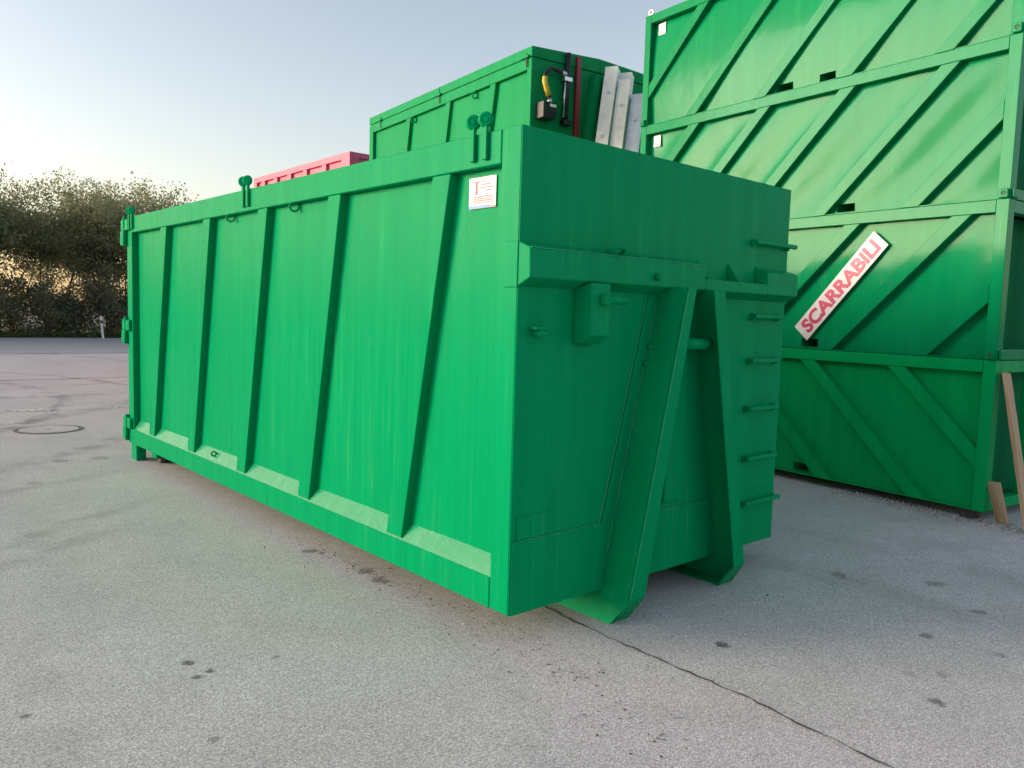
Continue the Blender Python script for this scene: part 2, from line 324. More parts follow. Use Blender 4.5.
# ------------------------------------------------------------------ main roll-off container
def main_container():
    t = thing('roll_off_container', 'large open green hook-lift container with leaning side ribs standing alone on the yard', 'container')
    m = 'main'; W, L, H, ZB = 2.5, 6.33, 2.608, .17; D = .06
    RB, RT = .335, 2.44                      # top of bottom rail, underside of top rail
    box('floor', t, m, (.07, W-.07), (.02, L-.02), (ZB+.02, ZB+.08))
    box('top_rail', t, m, (-.004, .10), (.152, 6.155), (RT, H), .005)
    box('bottom_rail', t, m, (-.003, .10), (.152, L), (ZB, RB), .005)
    box('corner_post', t, m, (-.001, .12), (.007, .15), (ZB+.002, H+.002), .004)
    box('corner_post', t, m, (-.001, .12), (6.16, L), (RB+.002, H-.004), .005)
    box('top_rail', t, m, (W-.10, W+.004), (.152, 6.155), (RT, H), .005)
    box('bottom_rail', t, m, (W-.10, W+.003), (.152, L), (ZB, RB), .005)
    box('corner_post', t, m, (W-.12, W+.001), (.007, .15), (ZB+.002, H+.002), .004)
    box('corner_post', t, m, (W-.12, W+.001), (6.16, L), (RB+.002, H-.004), .005)
    # ribs: top leans to the front (0.4 m over the height)
    tops = [.656, 1.831, 2.931, 4.062, 5.171]; sl = -.195; wd = .165
    cent = [y-sl*(RT) for y in tops]
    for b in cent:
        rib(t, m, b, sl, wd, (.15, 6.16, RB+.012, RT-.001), .003, D+.02)
        o = rib(t, m, b, sl, wd, (.15, 6.16, RB+.012, RT-.001), W-.003, W-D-.02)
    # wall sheets, one per bay, slightly dished between the ribs, and the sloping ledge below
    edges = [None]+cent+[None]
    for side in (0, 1):
        sx = (lambda x: x) if side == 0 else (lambda x: W-x)
        for i in range(6):
            def y01(z, i=i):
                y0 = .145 if i == 0 else cent[i-1]+sl*z
                y1 = 6.17 if i == 5 else cent[i]+sl*z
                return y0, y1
            ph = random.uniform(0, 6); amp = random.uniform(.004, .009)
            def f(u, v, y01=y01, ph=ph, amp=amp):
                z = .43+(RT+.01-.43)*v; y0, y1 = y01(z)
                dd = amp*math.sin(math.pi*u)**2*math.sin(math.pi*v)+.0015*math.sin(5*v+ph+3*u)*math.sin(math.pi*u)
                return (sx(D+dd), y0+(y1-y0)*u, z)
            sheet('side_panel', t, m, f, 10, 24)
            def g(u, v, y01=y01):
                z = RB-.004+(.44-RB)*v; y0, y1 = y01(z); y0 = max(y0, .152)
                return (sx(.002+(D)*v), y0+(y1-y0)*u, z)
            sheet('ledge', t, 'ledge', g, 6, 2)
    # rear door with hinges and foot
    dr = box('rear_door', t, m, (.03, W-.03), (L+.012, L+.10), (ZB+.03, H-.03), .006)
    for z0, z1 in ((2.315, 2.585), (1.265, 1.515), (.205, .45)):
        h = box('hinge', t, m, (-.035, .07), (6.345, 6.46), (z0, z1-.12), .006)
        box('hinge_plate', t, m, (-.03, -.002), (6.20, 6.45), (z1-.118, z1), .006)
        tube('hinge_pin', t, m, [(-.020, 6.336, z0-.01), (-.020, 6.336, z1+.03)], .022)
    box('rear_foot', t, m, (.0, .10), (6.08, 6.26), (.0, ZB-.002), .005)
    tube('roller', t, 'iron', [(.16, 5.86, .085), (.44, 5.86, .085)], .085, 20)
    box('roller_bracket', t, m, (.11, .15), (5.78, 5.94), (.06, ZB-.002))
    tube('roller', t, 'iron', [(W-.44, 5.86, .085), (W-.16, 5.86, .085)], .085, 20)
    # front plate, lower skirt, belt
    box('front_plate', t, m, (-.0005, W+.0005), (0, .0065), (ZB+.001, H), .002)
    box('front_top_edge', t, m, (.125, W-.125), (.008, .07), (H-.045, H+.001), .004)
    box('skirt_plate', t, m, (.006, .71), (-.007, -.001), (ZB, .552), .003)
    box('skirt_plate', t, m, (.845, 1.715), (-.007, -.001), (ZB, .552), .003)
    box('skirt_plate', t, m, (1.845, W-.006), (-.007, -.001), (ZB, .552), .003)
    box('patch_plate', t, m, (.035, .30), (-.006, -.0005), (.556, .68), .003)
    bp = [(-.001, 2.054), (-.085, 2.021), (-.09, 1.878), (-.001, 1.836)]
    prism('belt', t, m, bp, 0, -.006, 1.43, .004)
    prism('belt', t, m, bp, 0, 2.12, W+.006, .004)
    # open pocket in the belt: lower lip, back, and three gussets
    prism('belt_pocket_lip', t, m, [(-.001, 1.90), (-.088, 1.945), (-.09, 1.878), (-.001, 1.836)], 0, 1.431, 2.119, .003)
    for x in (1.45, 1.78, 2.10):
        prism('belt_gusset', t, m, [(-.002, 1.90), (-.002, 2.06), (-.086, 1.946)], 0, x, x+.012, .001)
    box('belt_wrap', t, m, (-.009, -.0015), (.0, .10), (1.83, 2.056), .003)
    # A-frame: two folded beams leaning together, with web and front flange
    def beam(xb0, xb1, xt0, xt1, yd, webside):
        zt = 1.876; zk = .15
        # flange (front face)
        def lerp(a, b, z): q = (z-zk)/(zt-zk); return a+(b-a)*q
        bm = bmesh.new(); th = .012
        vs = []
        for (z, y) in ((.15, -yd), (zt, -yd)):
            x0, x1 = lerp(xb0, xt0, z), lerp(xb1, xt1, z)
            vs.append([bm.verts.new((x0, y, z)), bm.verts.new((x1, y, z)), bm.verts.new((x1, y+th, z)), bm.verts.new((x0, y+th, z))])
        a, b = vs
        for i in range(4): bm.faces.new((a[i], a[(i+1) % 4], b[(i+1) % 4], b[i]))
        bm.faces.new(a[::-1]); bm.faces.new(b)
        bmesh.ops.recalc_face_normals(bm, faces=bm.faces); bmesh.ops.bevel(bm, geom=bm.edges[:], offset=.003, segments=1, affect='EDGES')
        fl = finish('beam_flange', bm, m, t)
        # web with bevelled toe
        prof = [(0.35, .0), (-.10, .0), (-yd+th+.001, .135), (-yd+th+.001, zt), (0.0, zt), (0.0, ZB), (.35, ZB-.001)]
        bm = bmesh.new(); A, B = [], []
        for y, z in prof:
            x0 = lerp(xb0, xt0, z) if webside < 0 else lerp(xb1, xt1, z)-.014
            A.append(bm.verts.new((x0+.001, y, z))); B.append(bm.verts.new((x0+.013, y, z)))
        bm.faces.new(A); bm.faces.new(B[::-1])
        for i in range(len(A)): bm.faces.new((A[i], A[(i+1) % len(A)], B[(i+1) % len(A)], B[i]))
        finish('beam_web', bm, m, t)
        # toe plate closing the bottom: sloped front and sole
        prism('beam_toe', t, m, [(xb0+.002, .0), (xb1-.002, .0), (xb1-.002, .012), (xb0+.002, .012)], 1, -.10, .35, .002)
        bm = bmesh.new(); q = [(xb0+.002, -.099, .001), (xb1-.002, -.099, .001), (xb1-.002, -yd+.002, .148), (xb0+.002, -yd+.002, .148)]
        A = [bm.verts.new(v) for v in q]; B = [bm.verts.new((v[0], v[1]+.012, v[2]+.006)) for v in q]
        bm.faces.new(A); bm.faces.new(B[::-1])
        for i in range(4): bm.faces.new((A[i], A[(i+1) % 4], B[(i+1) % 4], B[i]))
        finish('beam_toe_slope', bm, m, t)
    beam(.70, .832, 1.095, 1.175, .21, -1)
    beam(1.715, 1.832, 1.345, 1.455, .21, 1)
    # weld flange of the left beam along the plate
    for (xb, xt, nm) in ((.66, 1.00, 'weld_strip'),):
        bm = bmesh.new(); q = [(xb, -.008, .50), (xb+.03, -.008, .50), (xt+.03, -.008, 1.83), (xt, -.008, 1.83)]
        A = [bm.verts.new(v) for v in q]; B = [bm.verts.new((v[0], -.001, v[2])) for v in q]
        bm.faces.new(A); bm.faces.new(B[::-1])
        for i in range(4): bm.faces.new((A[i], A[(i+1) % 4], B[(i+1) % 4], B[i]))
        finish(nm, bm, m, t)
    for x0, x1 in ((.70, .832), (1.715, 1.832)): box('skid_rail', t, m, (x0, x1), (.36, 6.05), (.0, ZB-.003), .004)
    hb = tube('hook_bar', t, m, [(1.115, -.125, 1.556), (1.435, -.125, 1.556)], .034, 18)
    box('hook_plate', t, m, (1.20, 1.37), (-.03, -.002), (.6, 1.83), .004)
    for x, z in ((1.02, 1.535), (.99, 1.44)): tube('bolt', t, m, [(x, -.03, z), (x, -.001, z)], .016, 8)
    tube('belt_stud', t, m, [(.955, -.13, 1.93), (.955, -.088, 1.93)], .02, 10)
    ring('lifting_loop', t, m, (.645, -.05, 2.045), (0, .5, 1), .055, .012)
    # weld beads and ground edges, their highlights put in as lighter paint
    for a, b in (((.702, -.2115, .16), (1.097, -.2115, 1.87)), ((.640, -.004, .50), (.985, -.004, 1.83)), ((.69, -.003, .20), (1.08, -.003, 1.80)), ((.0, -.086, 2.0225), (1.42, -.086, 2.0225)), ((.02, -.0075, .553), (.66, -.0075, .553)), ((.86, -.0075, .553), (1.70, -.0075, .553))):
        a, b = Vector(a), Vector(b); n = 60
        tube('weld_highlight_bead', t, 'weld', [a.lerp(b, i/n)+Vector((random.gauss(0, .0007), 0, random.gauss(0, .0007))) for i in range(n+1)], [.0022*random.uniform(.5, 1.3) for _ in range(n+1)], 5)
    # bracket box with pin, small hook tab
    bx = prism('bracket_box', t, m, [(-.001, 1.845), (-.12, 1.872), (-.125, 1.60), (-.06, 1.555), (-.001, 1.555)], 0, .395, .545, .005)
    tube('bracket_pin', t, m, [(.47, -.14, 1.787), (.645, -.14, 1.787)], .022, 12)
    box('bracket_pin_lug', t, m, (.46, .50), (-.16, -.126), (1.76, 1.815))
    box('hook_tab', t, m, (.075, .19), (-.06, -.001), (1.625, 1.64)); box('hook_tab', t, m, (.10, .16), (-.055, -.001), (1.595, 1.623))
    # ladder rungs
    for x0, x1, z in ((2.03, 2.53, 2.215), (2.06, 2.41, 1.732), (2.05, 2.40, 1.437), (2.05, 2.42, 1.117), (2.06, 2.43, .78), (2.06, 2.50, .472)):
        o = box('rung', t, m, (x0, x1), (-.058, -.03), (z-.012, z+.016), .005)
        box('rung_arm', t, m, (x0+.004, x0+.03), (-.029, -.001), (z-.026, z+.02), .003); box('rung_arm', t, m, (min(x1, W-.02)-.03, min(x1, W-.02)-.004), (-.029, -.001), (z-.026, z+.02), .003)
    # cable studs along the top rail, rings under it
    for ys in ((.262, .362), (3.155, 3.238), (6.10, 6.19)):
        for y in ys:
            s = box('stud_bar', t, m, (-.026, -.005), (y-.017, y+.017), (2.47, 2.64), .003)
            ring('stud_head', t, m, (-.018, y, 2.668), (-.75, -.65, 0), .026, .015, 16, 8); tube('stud_hub', t, m, [(-.018+.012, y+.010, 2.668), (-.018-.012, y-.010, 2.668)], .015, 10)
    for y, z in ((2.44, 2.415), (3.581, 2.418), (3.956, .40)): ring('tie_ring', t, m, (.022, y, z), (.55, .8, .1), .032 if z > 1 else .02, .008)
    # maker's sticker on the front bay
    st = box('maker_sticker', t, 'white', (.052, .0555), (.25, .47), (2.245, 2.405), 0)
    P = lambda nm, mt, y0, y1, z0, z1: box(nm, st, mt, (.0495, .0518), (y0, y1), (z0, z1), 0)
    P('logo_bar', 'print_pink', .405, .416, 2.315, 2.38); P('logo_bar', 'print_pink', .38, .428, 2.381, 2.386); P('logo_bar', 'print_grey', .395, .400, 2.315, 2.38); P('logo_rule', 'print_pink', .27, .379, 2.383, 2.386)
    for y0, y1, z in ((.29, .37, 2.363), (.275, .38, 2.348), (.30, .35, 2.333)): P('text_line', 'print_dark', y0, y1, z, z+.006)
    for i, z in enumerate((2.302, 2.292, 2.282, 2.272)): P('text_line', ('print_pink', 'print_dark')[i % 2], .275, .43, z, z+.0055)
    P('footer_band', 'print_blue', .30, .468, 2.247, 2.260); P('footer_band', 'print_pink', .252, .298, 2.247, 2.253)
    return t
main_container()

# ------------------------------------------------------------------ right-hand stack of four
TH = .119; SX, SY = 5.054, -.566; SL, SW = 4.538, 2.4
def stack_container(z0, z1, ribs, slope, mat, label, slots, amp, low=False, sticker=False, twist=0., belly=0.):
    t = thing('storage_container', label, 'container', (SX, SY, z0), -TH, 'flat storage containers in the stack of four')
    H = z1-z0-.004; D = .085; R = .108; PW = .105; L, W = SL, SW
    box('top_rail', t, mat, (0, .10), (PW+.001, L-PW-.001), (H-R, H), .004)
    box('top_rail', t, mat, (W-.10, W), (PW+.001, L-PW-.001), (H-R, H), .004)
    box('end_rail', t, mat, (PW+.001, W-PW-.001), (.002, .10), (H-R, H-.002), .004); box('end_rail', t, mat, (PW+.001, W-PW-.001), (L-.10, L-.002), (H-R, H-.002), .004)
    box('end_rail', t, mat, (PW+.001, W-PW-.001), (.002, .10), (0, .09), .004)
    for x in (0, W-PW):
        for y in (0, L-PW): box('corner_post', t, mat, (x+.0005, x+PW), (y, y+PW), (0, H+.0015), .004)
    for b in ribs: rib(t, mat, b, slope, .172, (PW+.001, L-PW-.001, .001, H-R-.001), .004, D+.03)
    # wall sheet with fork pockets cut out, dished between ribs
    ys = list(np.linspace(PW-.005, L-PW+.005, 120)); zs = list(np.linspace(.012, H-R+.006, 34))
    for a, b in slots: ys += [a, b]
    zs += [.028, .108]; ys = sorted(ys); zs = sorted(zs); spc = 1.02
    ph = random.uniform(0, 6)
    def dep(y, z):
        u = ((y-slope*z-ribs[0])/spc) % 1.0; v = z/(H-R)
        ev = math.sin(math.pi*min(1, max(0, v)))
        return D+(amp*math.sin(math.pi*u)**2+twist*math.sin(2*math.pi*u))*ev**.6+(belly*(1-ev))-belly+.002*math.sin(2.1*y+ph)*math.sin(3.*v+ph)
    vs = [(dep(y, z), y, z) for z in zs for y in ys]; n = len(ys); fs = []
    for j in range(len(zs)-1):
        for i in range(n-1):
            yc, zc = (ys[i]+ys[i+1])/2, (zs[j]+zs[j+1])/2
            if any(a < yc < b for a, b in slots) and .028 < zc < .108: continue
            fs.append((j*n+i, j*n+i+1, (j+1)*n+i+1, (j+1)*n+i))
    me = bpy.data.meshes.new('side_panel'); me.from_pydata(vs, [], fs)
    for p in me.polygons: p.use_smooth = True
    link('side_panel', me, mat, t)
    for a, b in slots:
        bm = bmesh.new(); q = [(a, .028), (b, .028), (b, .108), (a, .108)]
        A = [bm.verts.new((D-.012, y, z)) for y, z in q]; B = [bm.verts.new((1.1, y, z)) for y, z in q]
        for i in range(4): bm.faces.new((A[i], A[(i+1) % 4], B[(i+1) % 4], B[i]))
        bm.faces.new(B); finish('fork_pocket', bm, mat, t)
    box('bottom_edge', t, mat, (.015, .09), (PW+.001, L-PW-.001), (.0005, .011), .002)
    box('side_panel', t, mat, (W-D-.01, W-D), (PW, L-PW), (0, H-R), 0)
    box('end_panel', t, 'endshade', (PW+.03, W-PW-.03), (.22, .23), (.02, H-R+.01), 0); box('side_return', t, 'endshade', (D+.05, D+.06), (.06, .22), (.02, H-R+.01), 0); box('end_panel', t, 'endshade', (PW-.01, W-PW+.01), (L-.06, L-.053), (0, H-R+.01), 0)
    for x in (.75, 1.55): box('end_rib', t, mat, (x, x+.09), (.02, .09), (.091, H-R-.001), .004)
    box('roof_panel', t, mat, (.09, W-.09), (.09, L-.09), (H-.03, H-.012), 0); box('floor_panel', t, mat, (.1, W-.1), (.1, L-.1), (.0, .02), 0)
    for y in (.045, L-.045):
        if not low:
            o = box('corner_lug', t, mat, (-.028, -.001), (y-.04, y+.04), (.004, .082), .008); tube('lug_hole', o, 'iron', [(-.0295, y, .045), (-.0275, y, .045)], .015, 12)
            ring('lug_rim', o, mat, (-.029, y, .045), (1, 0, 0), .019, .005, 14, 6)
    if not low: box('corner_lug', t, mat, (.02, .10), (-.028, -.001), (.004, .082), .008)
    if sticker: box('white_sticker', t, 'white', (D-.018, D-.014), (L-.30, L-.18), (H-R-.16, H-R-.02), 0)
    return t
Z = [.09, 1.43, 2.809, 4.17, 5.561]
c1 = stack_container(Z[0], Z[1], [-.36, .61, 1.6, 2.6, 3.6], 1.02, 'stack_low', 'dark green storage container at the bottom of the stack, resting on blocks, ribs leaning opposite', [(1.82, 2.0), (2.9, 3.09)], .004, True)
c2 = stack_container(Z[1], Z[2], [.70, 1.68, 2.74, 3.77, 4.8], -1.02, 'stack', 'green storage container bearing the white SCARRABILI sign, second from the ground', [(1.80, 1.99), (2.9, 3.09)], .006)
c3 = stack_container(Z[2], Z[3], [.88, 1.86, 2.87, 3.88, 4.9], -1.02, 'stack', 'glossy green storage container stacked directly on the one with the SCARRABILI sign', [(1.48, 1.67), (2.9, 3.09)], .002, sticker=True, twist=.014)
c4 = stack_container(Z[3], Z[4], [.66, 1.65, 2.69, 3.7, 4.87], -1.02, 'stack', 'green storage container at the very top of the stack of four', [(1.79, 1.97), (2.30, 2.50)], .002, sticker=True, belly=.034)
ring('lifting_eye', c4, 'zinc', (.05, SL-.05, Z[4]-Z[3]+.045), (1, .3, 0), .03, .012)
# sign
def sign():
    r_ = Vector((0, -.656, .755)).normalized(); u_ = Vector((0, .755, .656)); u_ = (u_-r_*u_.dot(r_)).normalized(); n_ = r_.cross(u_)
    c = Vector((.046, (2.075+1.905+1.075+1.238)/4, (1.654+1.522+2.486+2.61)/4-Z[1])); hl, hw = .635, .106
    bm = bmesh.new()
    q = [c+r_*a*hl+u_*b*hw for a, b in ((-1, -1), (1, -1), (1, 1), (-1, 1))]
    A = [bm.verts.new(v) for v in q]; B = [bm.verts.new(v-n_*.004) for v in q]
    bm.faces.new(A); bm.faces.new(B[::-1])
    for i in range(4): bm.faces.new((A[i], A[(i+1) % 4], B[(i+1) % 4], B[i]))
    s = finish('sign_board', bm, 'white', c2); s['label'] = 'white sign board reading SCARRABILI in pink capitals'
    cu = bpy.data.curves.new('txt', 'FONT'); cu.body = 'SCARRABILI'; cu.size = 1; cu.extrude = .004; cu.offset = .042; cu.align_x = 'CENTER'; cu.resolution_u = 4
    to = bpy.data.objects.new('txt', cu); COL.objects.link(to)
    me = bpy.data.meshes.new_from_object(to.evaluated_get(bpy.context.evaluated_depsgraph_get())); bpy.data.objects.remove(to)
    co = np.array([v.co[:] for v in me.vertices]); mn, mx = co.min(0), co.max(0)
    sx = 1.14/(mx[0]-mn[0]); sy = .155/(mx[1]-mn[1])
    for v in me.vertices:
        x = (v.co.x-(mn[0]+mx[0])/2)*sx; y = (v.co.y-(mn[1]+mx[1])/2)*sy; z = .0012+(v.co.z-mn[2])*.15
        v.co = c+r_*x+u_*y+n_*z
    link('sign_lettering', me, 'print_pink', s)
sign()
# supporting blocks under the stack
def sxy(x, y): return (SX+x*math.cos(TH)+y*math.sin(TH), SY-x*math.sin(TH)+y*math.cos(TH))
for k, (x, y, lab) in enumerate(((.10, .16, 'dark weathered timber block under the near corner of the stacked containers, beside the planks'), (2.3, .16, None), (.10, 4.3, None), (2.3, 4.3, None))):
    px, py = sxy(x, y); o = thing('timber_block', lab or 'timber block hidden under the stacked containers', 'block', (px, py, 0), -TH+.1, 'blocks under the stack')
    bm = bmesh.new(); bmesh.ops.create_cube(bm, size=1)
    for v in bm.verts: v.co = Vector((v.co.x*.12, v.co.y*.13, .0445+v.co.z*.089))
    bmesh.ops.subdivide_edges(bm, edges=bm.edges[:], cuts=3, use_grid_fill=True)
    for v in bm.verts:
        if .005 < v.co.z < .085: v.co += Vector((random.gauss(0, .006), random.gauss(0, .006), 0))
    bmesh.ops.bevel(bm, geom=[e for e in bm.edges if e.is_boundary], offset=.004, segments=1)
    finish('block_body', bm, 'block', o)
# planks leaning on the end of the stack
def plank(p0, p1, wd, th, label, roll):
    a, b = Vector(p0), Vector(p1); d = (b-a); ln = d.length; q = d.to_track_quat('Z', 'Y')
    bm = bmesh.new(); n = 10
    rows = []
    for i in range(n+1):
        z = ln*i/n; bx_ = .004*math.sin(3*z+roll)
        rows.append([bm.verts.new((sx*wd/2+bx_+random.gauss(0, .001), sy*th/2+random.gauss(0, .0008), z)) for sx, sy in ((-1, -1), (1, -1), (1, 1), (-1, 1))])
    for A, B in zip(rows, rows[1:]):
        for j in range(4): bm.faces.new((A[j], A[(j+1) % 4], B[(j+1) % 4], B[j]))
    bm.faces.new(rows[0]); bm.faces.new(rows[-1])
    o = finish('wooden_plank', bm, 'wood', None); tag(o, label, 'plank', 'planks against the stack')
    o.rotation_mode = 'QUATERNION'; from mathutils import Quaternion
    o.rotation_quaternion = q @ Quaternion((0, 0, 1), roll); o.location = a; return o
P0 = hitground(1028, 533); P1 = sxy(.09, -.05)
plank((P0[0], P0[1], .02), (P1[0], P1[1], 1.32), 0.135, .03, 'long rough pine plank leaning against the end of the stack', .4)
P0 = hitground(1002, 524); P1 = sxy(.02, -.05)
plank((P0[0], P0[1], .01), (P1[0], P1[1], .37), .105, .03, 'short pine offcut propped beside the foot of the stack', .3)

# ------------------------------------------------------------------ lidded containers behind, pink ones farther back
def lidded(label, loc, rz, z0, H, lids=True, gear=True):
    t = thing('lidded_container', label, 'container', (*loc, z0), rz, 'green lidded containers behind')
    m = 'mid'; L, W, D = 5.5, 2.5, .06; RT, RTop = H-.30, H-.142
    for x0, x1 in ((0, .1), (W-.1, W)):
        box('top_rail', t, m, (x0, x1), (.112, L-.132), (RT, RTop), .004); box('bottom_rail', t, m, (x0, x1), (.112, L-.132), (.12, .3), .004)
        box('corner_post', t, m, (x0-.001, x1+.001), (.003, .11), (.121, RTop), .004); box('corner_post', t, m, (x0-.001, x1+.001), (L-.13, L), (.121, RTop), .004)
    tops = [1.02, 2.40, 3.85]; sl = -.195
    for y in tops:
        b = y-sl*RT; rib(t, m, b, sl, .16, (.11, L-.13, .301, RT-.001), .004, D+.01)
    sheet('side_panel', t, m, lambda u, v: (D+.004*math.sin(12*u), .1+(L-.2)*u, .28+(RT+.01-.28)*v), 24, 8)
    box('side_panel', t, m, (W-D-.006, W-D), (.1, L-.1), (.28, RT+.01), 0)
    box('front_plate', t, m, (.004, W-.004), (0, .006), (.12, RTop-.002), 0)
    box('rear_door', t, m, (.02, W-.02), (L+.004, L+.09), (.14, RTop-.01), .005)
    box('floor', t, m, (.05, W-.05), (.02, L-.02), (.13, .17), 0)
    for x in (.70, 1.70): box('skid_rail', t, m, (x, x+.12), (-.1, L), (0, .119), .004)
    # A-frame at the front
    for xb, xt in ((.70, 1.09), (1.70, 1.33)):
        bm = bmesh.new(); vs = []
        for z, x in ((.12, xb), (H-.20, xt)):
            vs.append([bm.verts.new(v) for v in ((x, -.12, z), (x+.12, -.12, z), (x+.12, -.001, z), (x, -.001, z))])
        a, b = vs
        for i in range(4): bm.faces.new((a[i], a[(i+1) % 4], b[(i+1) % 4], b[i]))
        bm.faces.new(a); bm.faces.new(b); finish('beam', bm, m, t)
    if lids:
        y0 = 0.
        for y0, y1 in ((-.02, 2.66), (2.675, L+.02)):
            prism('lid', t, m, [(-.015, RTop+.004), (W/2-.004, RTop+.004), (W/2-.004, H+.065), (-.015, H)], 1, y0, y1, .004)
            prism('lid', t, m, [(W/2+.004, RTop+.004), (W+.015, RTop+.004), (W+.015, H), (W/2+.004, H+.065)], 1, y0, y1, .004)
        for y in (.10, 2.66, 5.0):
            l = box('lid_latch', t, m, (-.045, -.016), (y-.07, y+.12), (RTop-.005, RTop+.03), .003); box('latch_arm', l, 'iron', (-.03, -.017), (y-.01, y+.012), (RTop-.13, RTop+.06), .002)
    for y in (1.56, 3.66): ring('tie_ring', t, m, (.02, y, RT-.06), (.5, .8, 0), .045, .014)
    if gear:
        hy = thing_part('hydraulic_ram', t)
        tube('ram_body', t, 'dark', [(.59, -.06, H-.98), (.61, -.06, H+.01)], .042, 14)
        tube('ram_rod', t, 'chrome', [(.535, -.085, H-.92), (.55, -.085, H-.28)], .014, 8)
        box('ram_clamp', t, 'chrome', (.52, .66), (-.115, -.012), (H-.40, H-.34), .004); box('ram_foot', t, 'dark', (.53, .68), (-.12, -.001), (H-1.02, H-.95), .004)
        box('red_bar', t, 'red', (.775, .855), (-.07, -.001), (H-1.9, H-.0), .004)
        vb = box('valve_box', t, 'dark', (.09, .33), (-.20, -.001), (H-1.0, H-.77), .008); box('valve_label', vb, 'zinc', (.20, .31), (-.2035, -.201), (H-.84, H-.80), 0)
        pts = [(.25, -.12, H-.78), (.245, -.12, H-.70), (.19, -.12, H-.58), (.15, -.12, H-.48), (.16, -.12, H-.38), (.22, -.12, H-.31), (.31, -.11, H-.275), (.42, -.10, H-.285), (.54, -.09, H-.31)]
        tube('hose', t, 'rubber', pts, .030, 10); tube('hose_sleeve', t, 'yellow', [(.232, -.12, H-.67), (.19, -.12, H-.58), (.151, -.12, H-.48), (.155, -.12, H-.42)], .040, 10)
        tube('hose_coupling', t, 'chrome', [(.25, -.12, H-.79), (.246, -.12, H-.71)], .042, 8); tube('hose_coupling', t, 'chrome', [(.47, -.095, H-.295), (.56, -.088, H-.313)], .040, 8)
        box('hook_brace', t, m, (1.45, 2.3), (-.06, -.001), (H-.42, H-.36), .004)
    return t
def thing_part(*a): return None
MZ = 2.745
lidded('green container with gabled lids and hydraulic ram, upper of the two behind the yard container', (5.235, 5.693), -.125, MZ, 5.503-MZ)
lidded('plain green container underneath the gabled-lid container', (5.235, 5.693), -.125, 0, MZ-.004, lids=False, gear=False)
def pinkc(label, loc, rz, z0, H):
    t = thing('pink_container', label, 'container', (*loc, z0), rz, 'pink containers at the back'); L, W, D, m = 5.5, 2.5, .07, 'pink'
    for x0, x1 in ((0, .09), (W-.09, W)):
        box('top_rail', t, m, (x0, x1), (.402, L-.202), (H-.14, H), .004); box('bottom_rail', t, m, (x0, x1), (.402, L-.202), (0, .16), .004)
        box('corner_post', t, m, (x0-.001, x1+.001), (.003, .40), (0, H+.001), .004); box('corner_post', t, m, (x0-.001, x1+.001), (L-.2, L), (0, H+.001), .004)
    for y in (1.16, 2.19, 3.1, 3.95, 4.75): box('rib', t, m, (.003, D), (y, y+.22), (.161, H-.141), .004)
    for x in (D, W-D-.006): box('side_panel', t, m, (x, x+.006), (.35, L-.15), (.1, H-.1), 0)
    box('front_plate', t, m, (.1, W-.1), (.05, .056), (.1, H-.1), 0); box('front_rail', t, m, (.095, W-.095), (.0, .09), (H-.12, H-.001), .004); box('front_rail', t, m, (.095, W-.095), (.0, .09), (.0, .16), .004)
    box('front_stile', t, m, (.095, .23), (.002, .088), (.161, H-.121), .003); box('rear_plate', t, m, (.1, W-.1), (L-.06, L-.05), (.0, H), 0); box('floor', t, m, (.09, W-.09), (.06, L-.06), (.02, .06), 0)
pinkc('pale red container showing only its top edge, highest at the back', (6.61, 13.15), -.03, 2.614, 5.23-2.614)
pinkc('pale red container underneath the other pale red one', (6.61, 13.15), -.03, 0, 2.61)

# galvanised channels leaning against the front of the lidded pair
MTH = .125
def mxy(x, y): return Vector((5.235+x*math.cos(MTH)+y*math.sin(MTH), 5.693-x*math.sin(MTH)+y*math.cos(MTH), 0))
def channel(w_top, z_top, y_top, lab, mat, wdt):
    lean = .24; a = mxy(w_top-lean*z_top, y_top-.75); a.z = 0.0; b = mxy(w_top, y_top); b.z = z_top
    d = b-a; ln = d.length; zax = d.normalized(); xax = Vector((.45, -.89, 0)); xax = (xax-zax*xax.dot(zax)).normalized(); yax = zax.cross(xax)
    prof = [(-wdt/2, 0), (wdt/2, 0), (wdt/2, .13), (wdt/2+.03, .13), (wdt/2+.03, .122), (wdt/2-.008+.0, .122), (wdt/2-.008, .008), (-wdt/2+.008, .008), (-wdt/2+.008, .122), (-wdt/2, .13)]
    prof = [(-wdt/2, 0), (wdt/2, 0), (wdt/2, .15), (wdt/2-.008, .15), (wdt/2-.008, .009), (-wdt/2+.008, .009), (-wdt/2+.008, .15), (-wdt/2, .15)]
    o = thing('steel_channel', lab, 'steel beam', a, 0, 'galvanised channels behind the yard container')
    o.rotation_mode = 'QUATERNION'; mt = Matrix((xax, yax, zax)).transposed(); o.rotation_quaternion = mt.to_quaternion()
    bm = bmesh.new(); A = [bm.verts.new((x, y, 0)) for x, y in prof]; B = [bm.verts.new((x, y, ln)) for x, y in prof]
    bm.faces.new(A); bm.faces.new(B[::-1])
    for i in range(len(A)): bm.faces.new((A[i], A[(i+1) % len(A)], B[(i+1) % len(A)], B[i]))
    finish('channel_body', bm, mat, o)
    for k in range(6): tube('bolt', o, 'zincb', [(0, -.012, ln-.42-k*.7), (0, .0005, ln-.42-k*.7)], .028, 10)
channel(1.29, 5.42, -.24, 'tallest pale galvanised steel channel leaning by the lidded container', 'zinc', .19)
channel(1.41, 5.22, -.40, 'middle pale galvanised channel, shorter than the one beside it', 'zinc', .19)
channel(1.53, 5.0, -.56, 'shortest bluish steel channel leaning in front of the pale ones', 'zincb', .17)
channel(1.52, 5.36, -.30, 'pale galvanised channel half hidden behind the stack edge', 'zinc', .19)

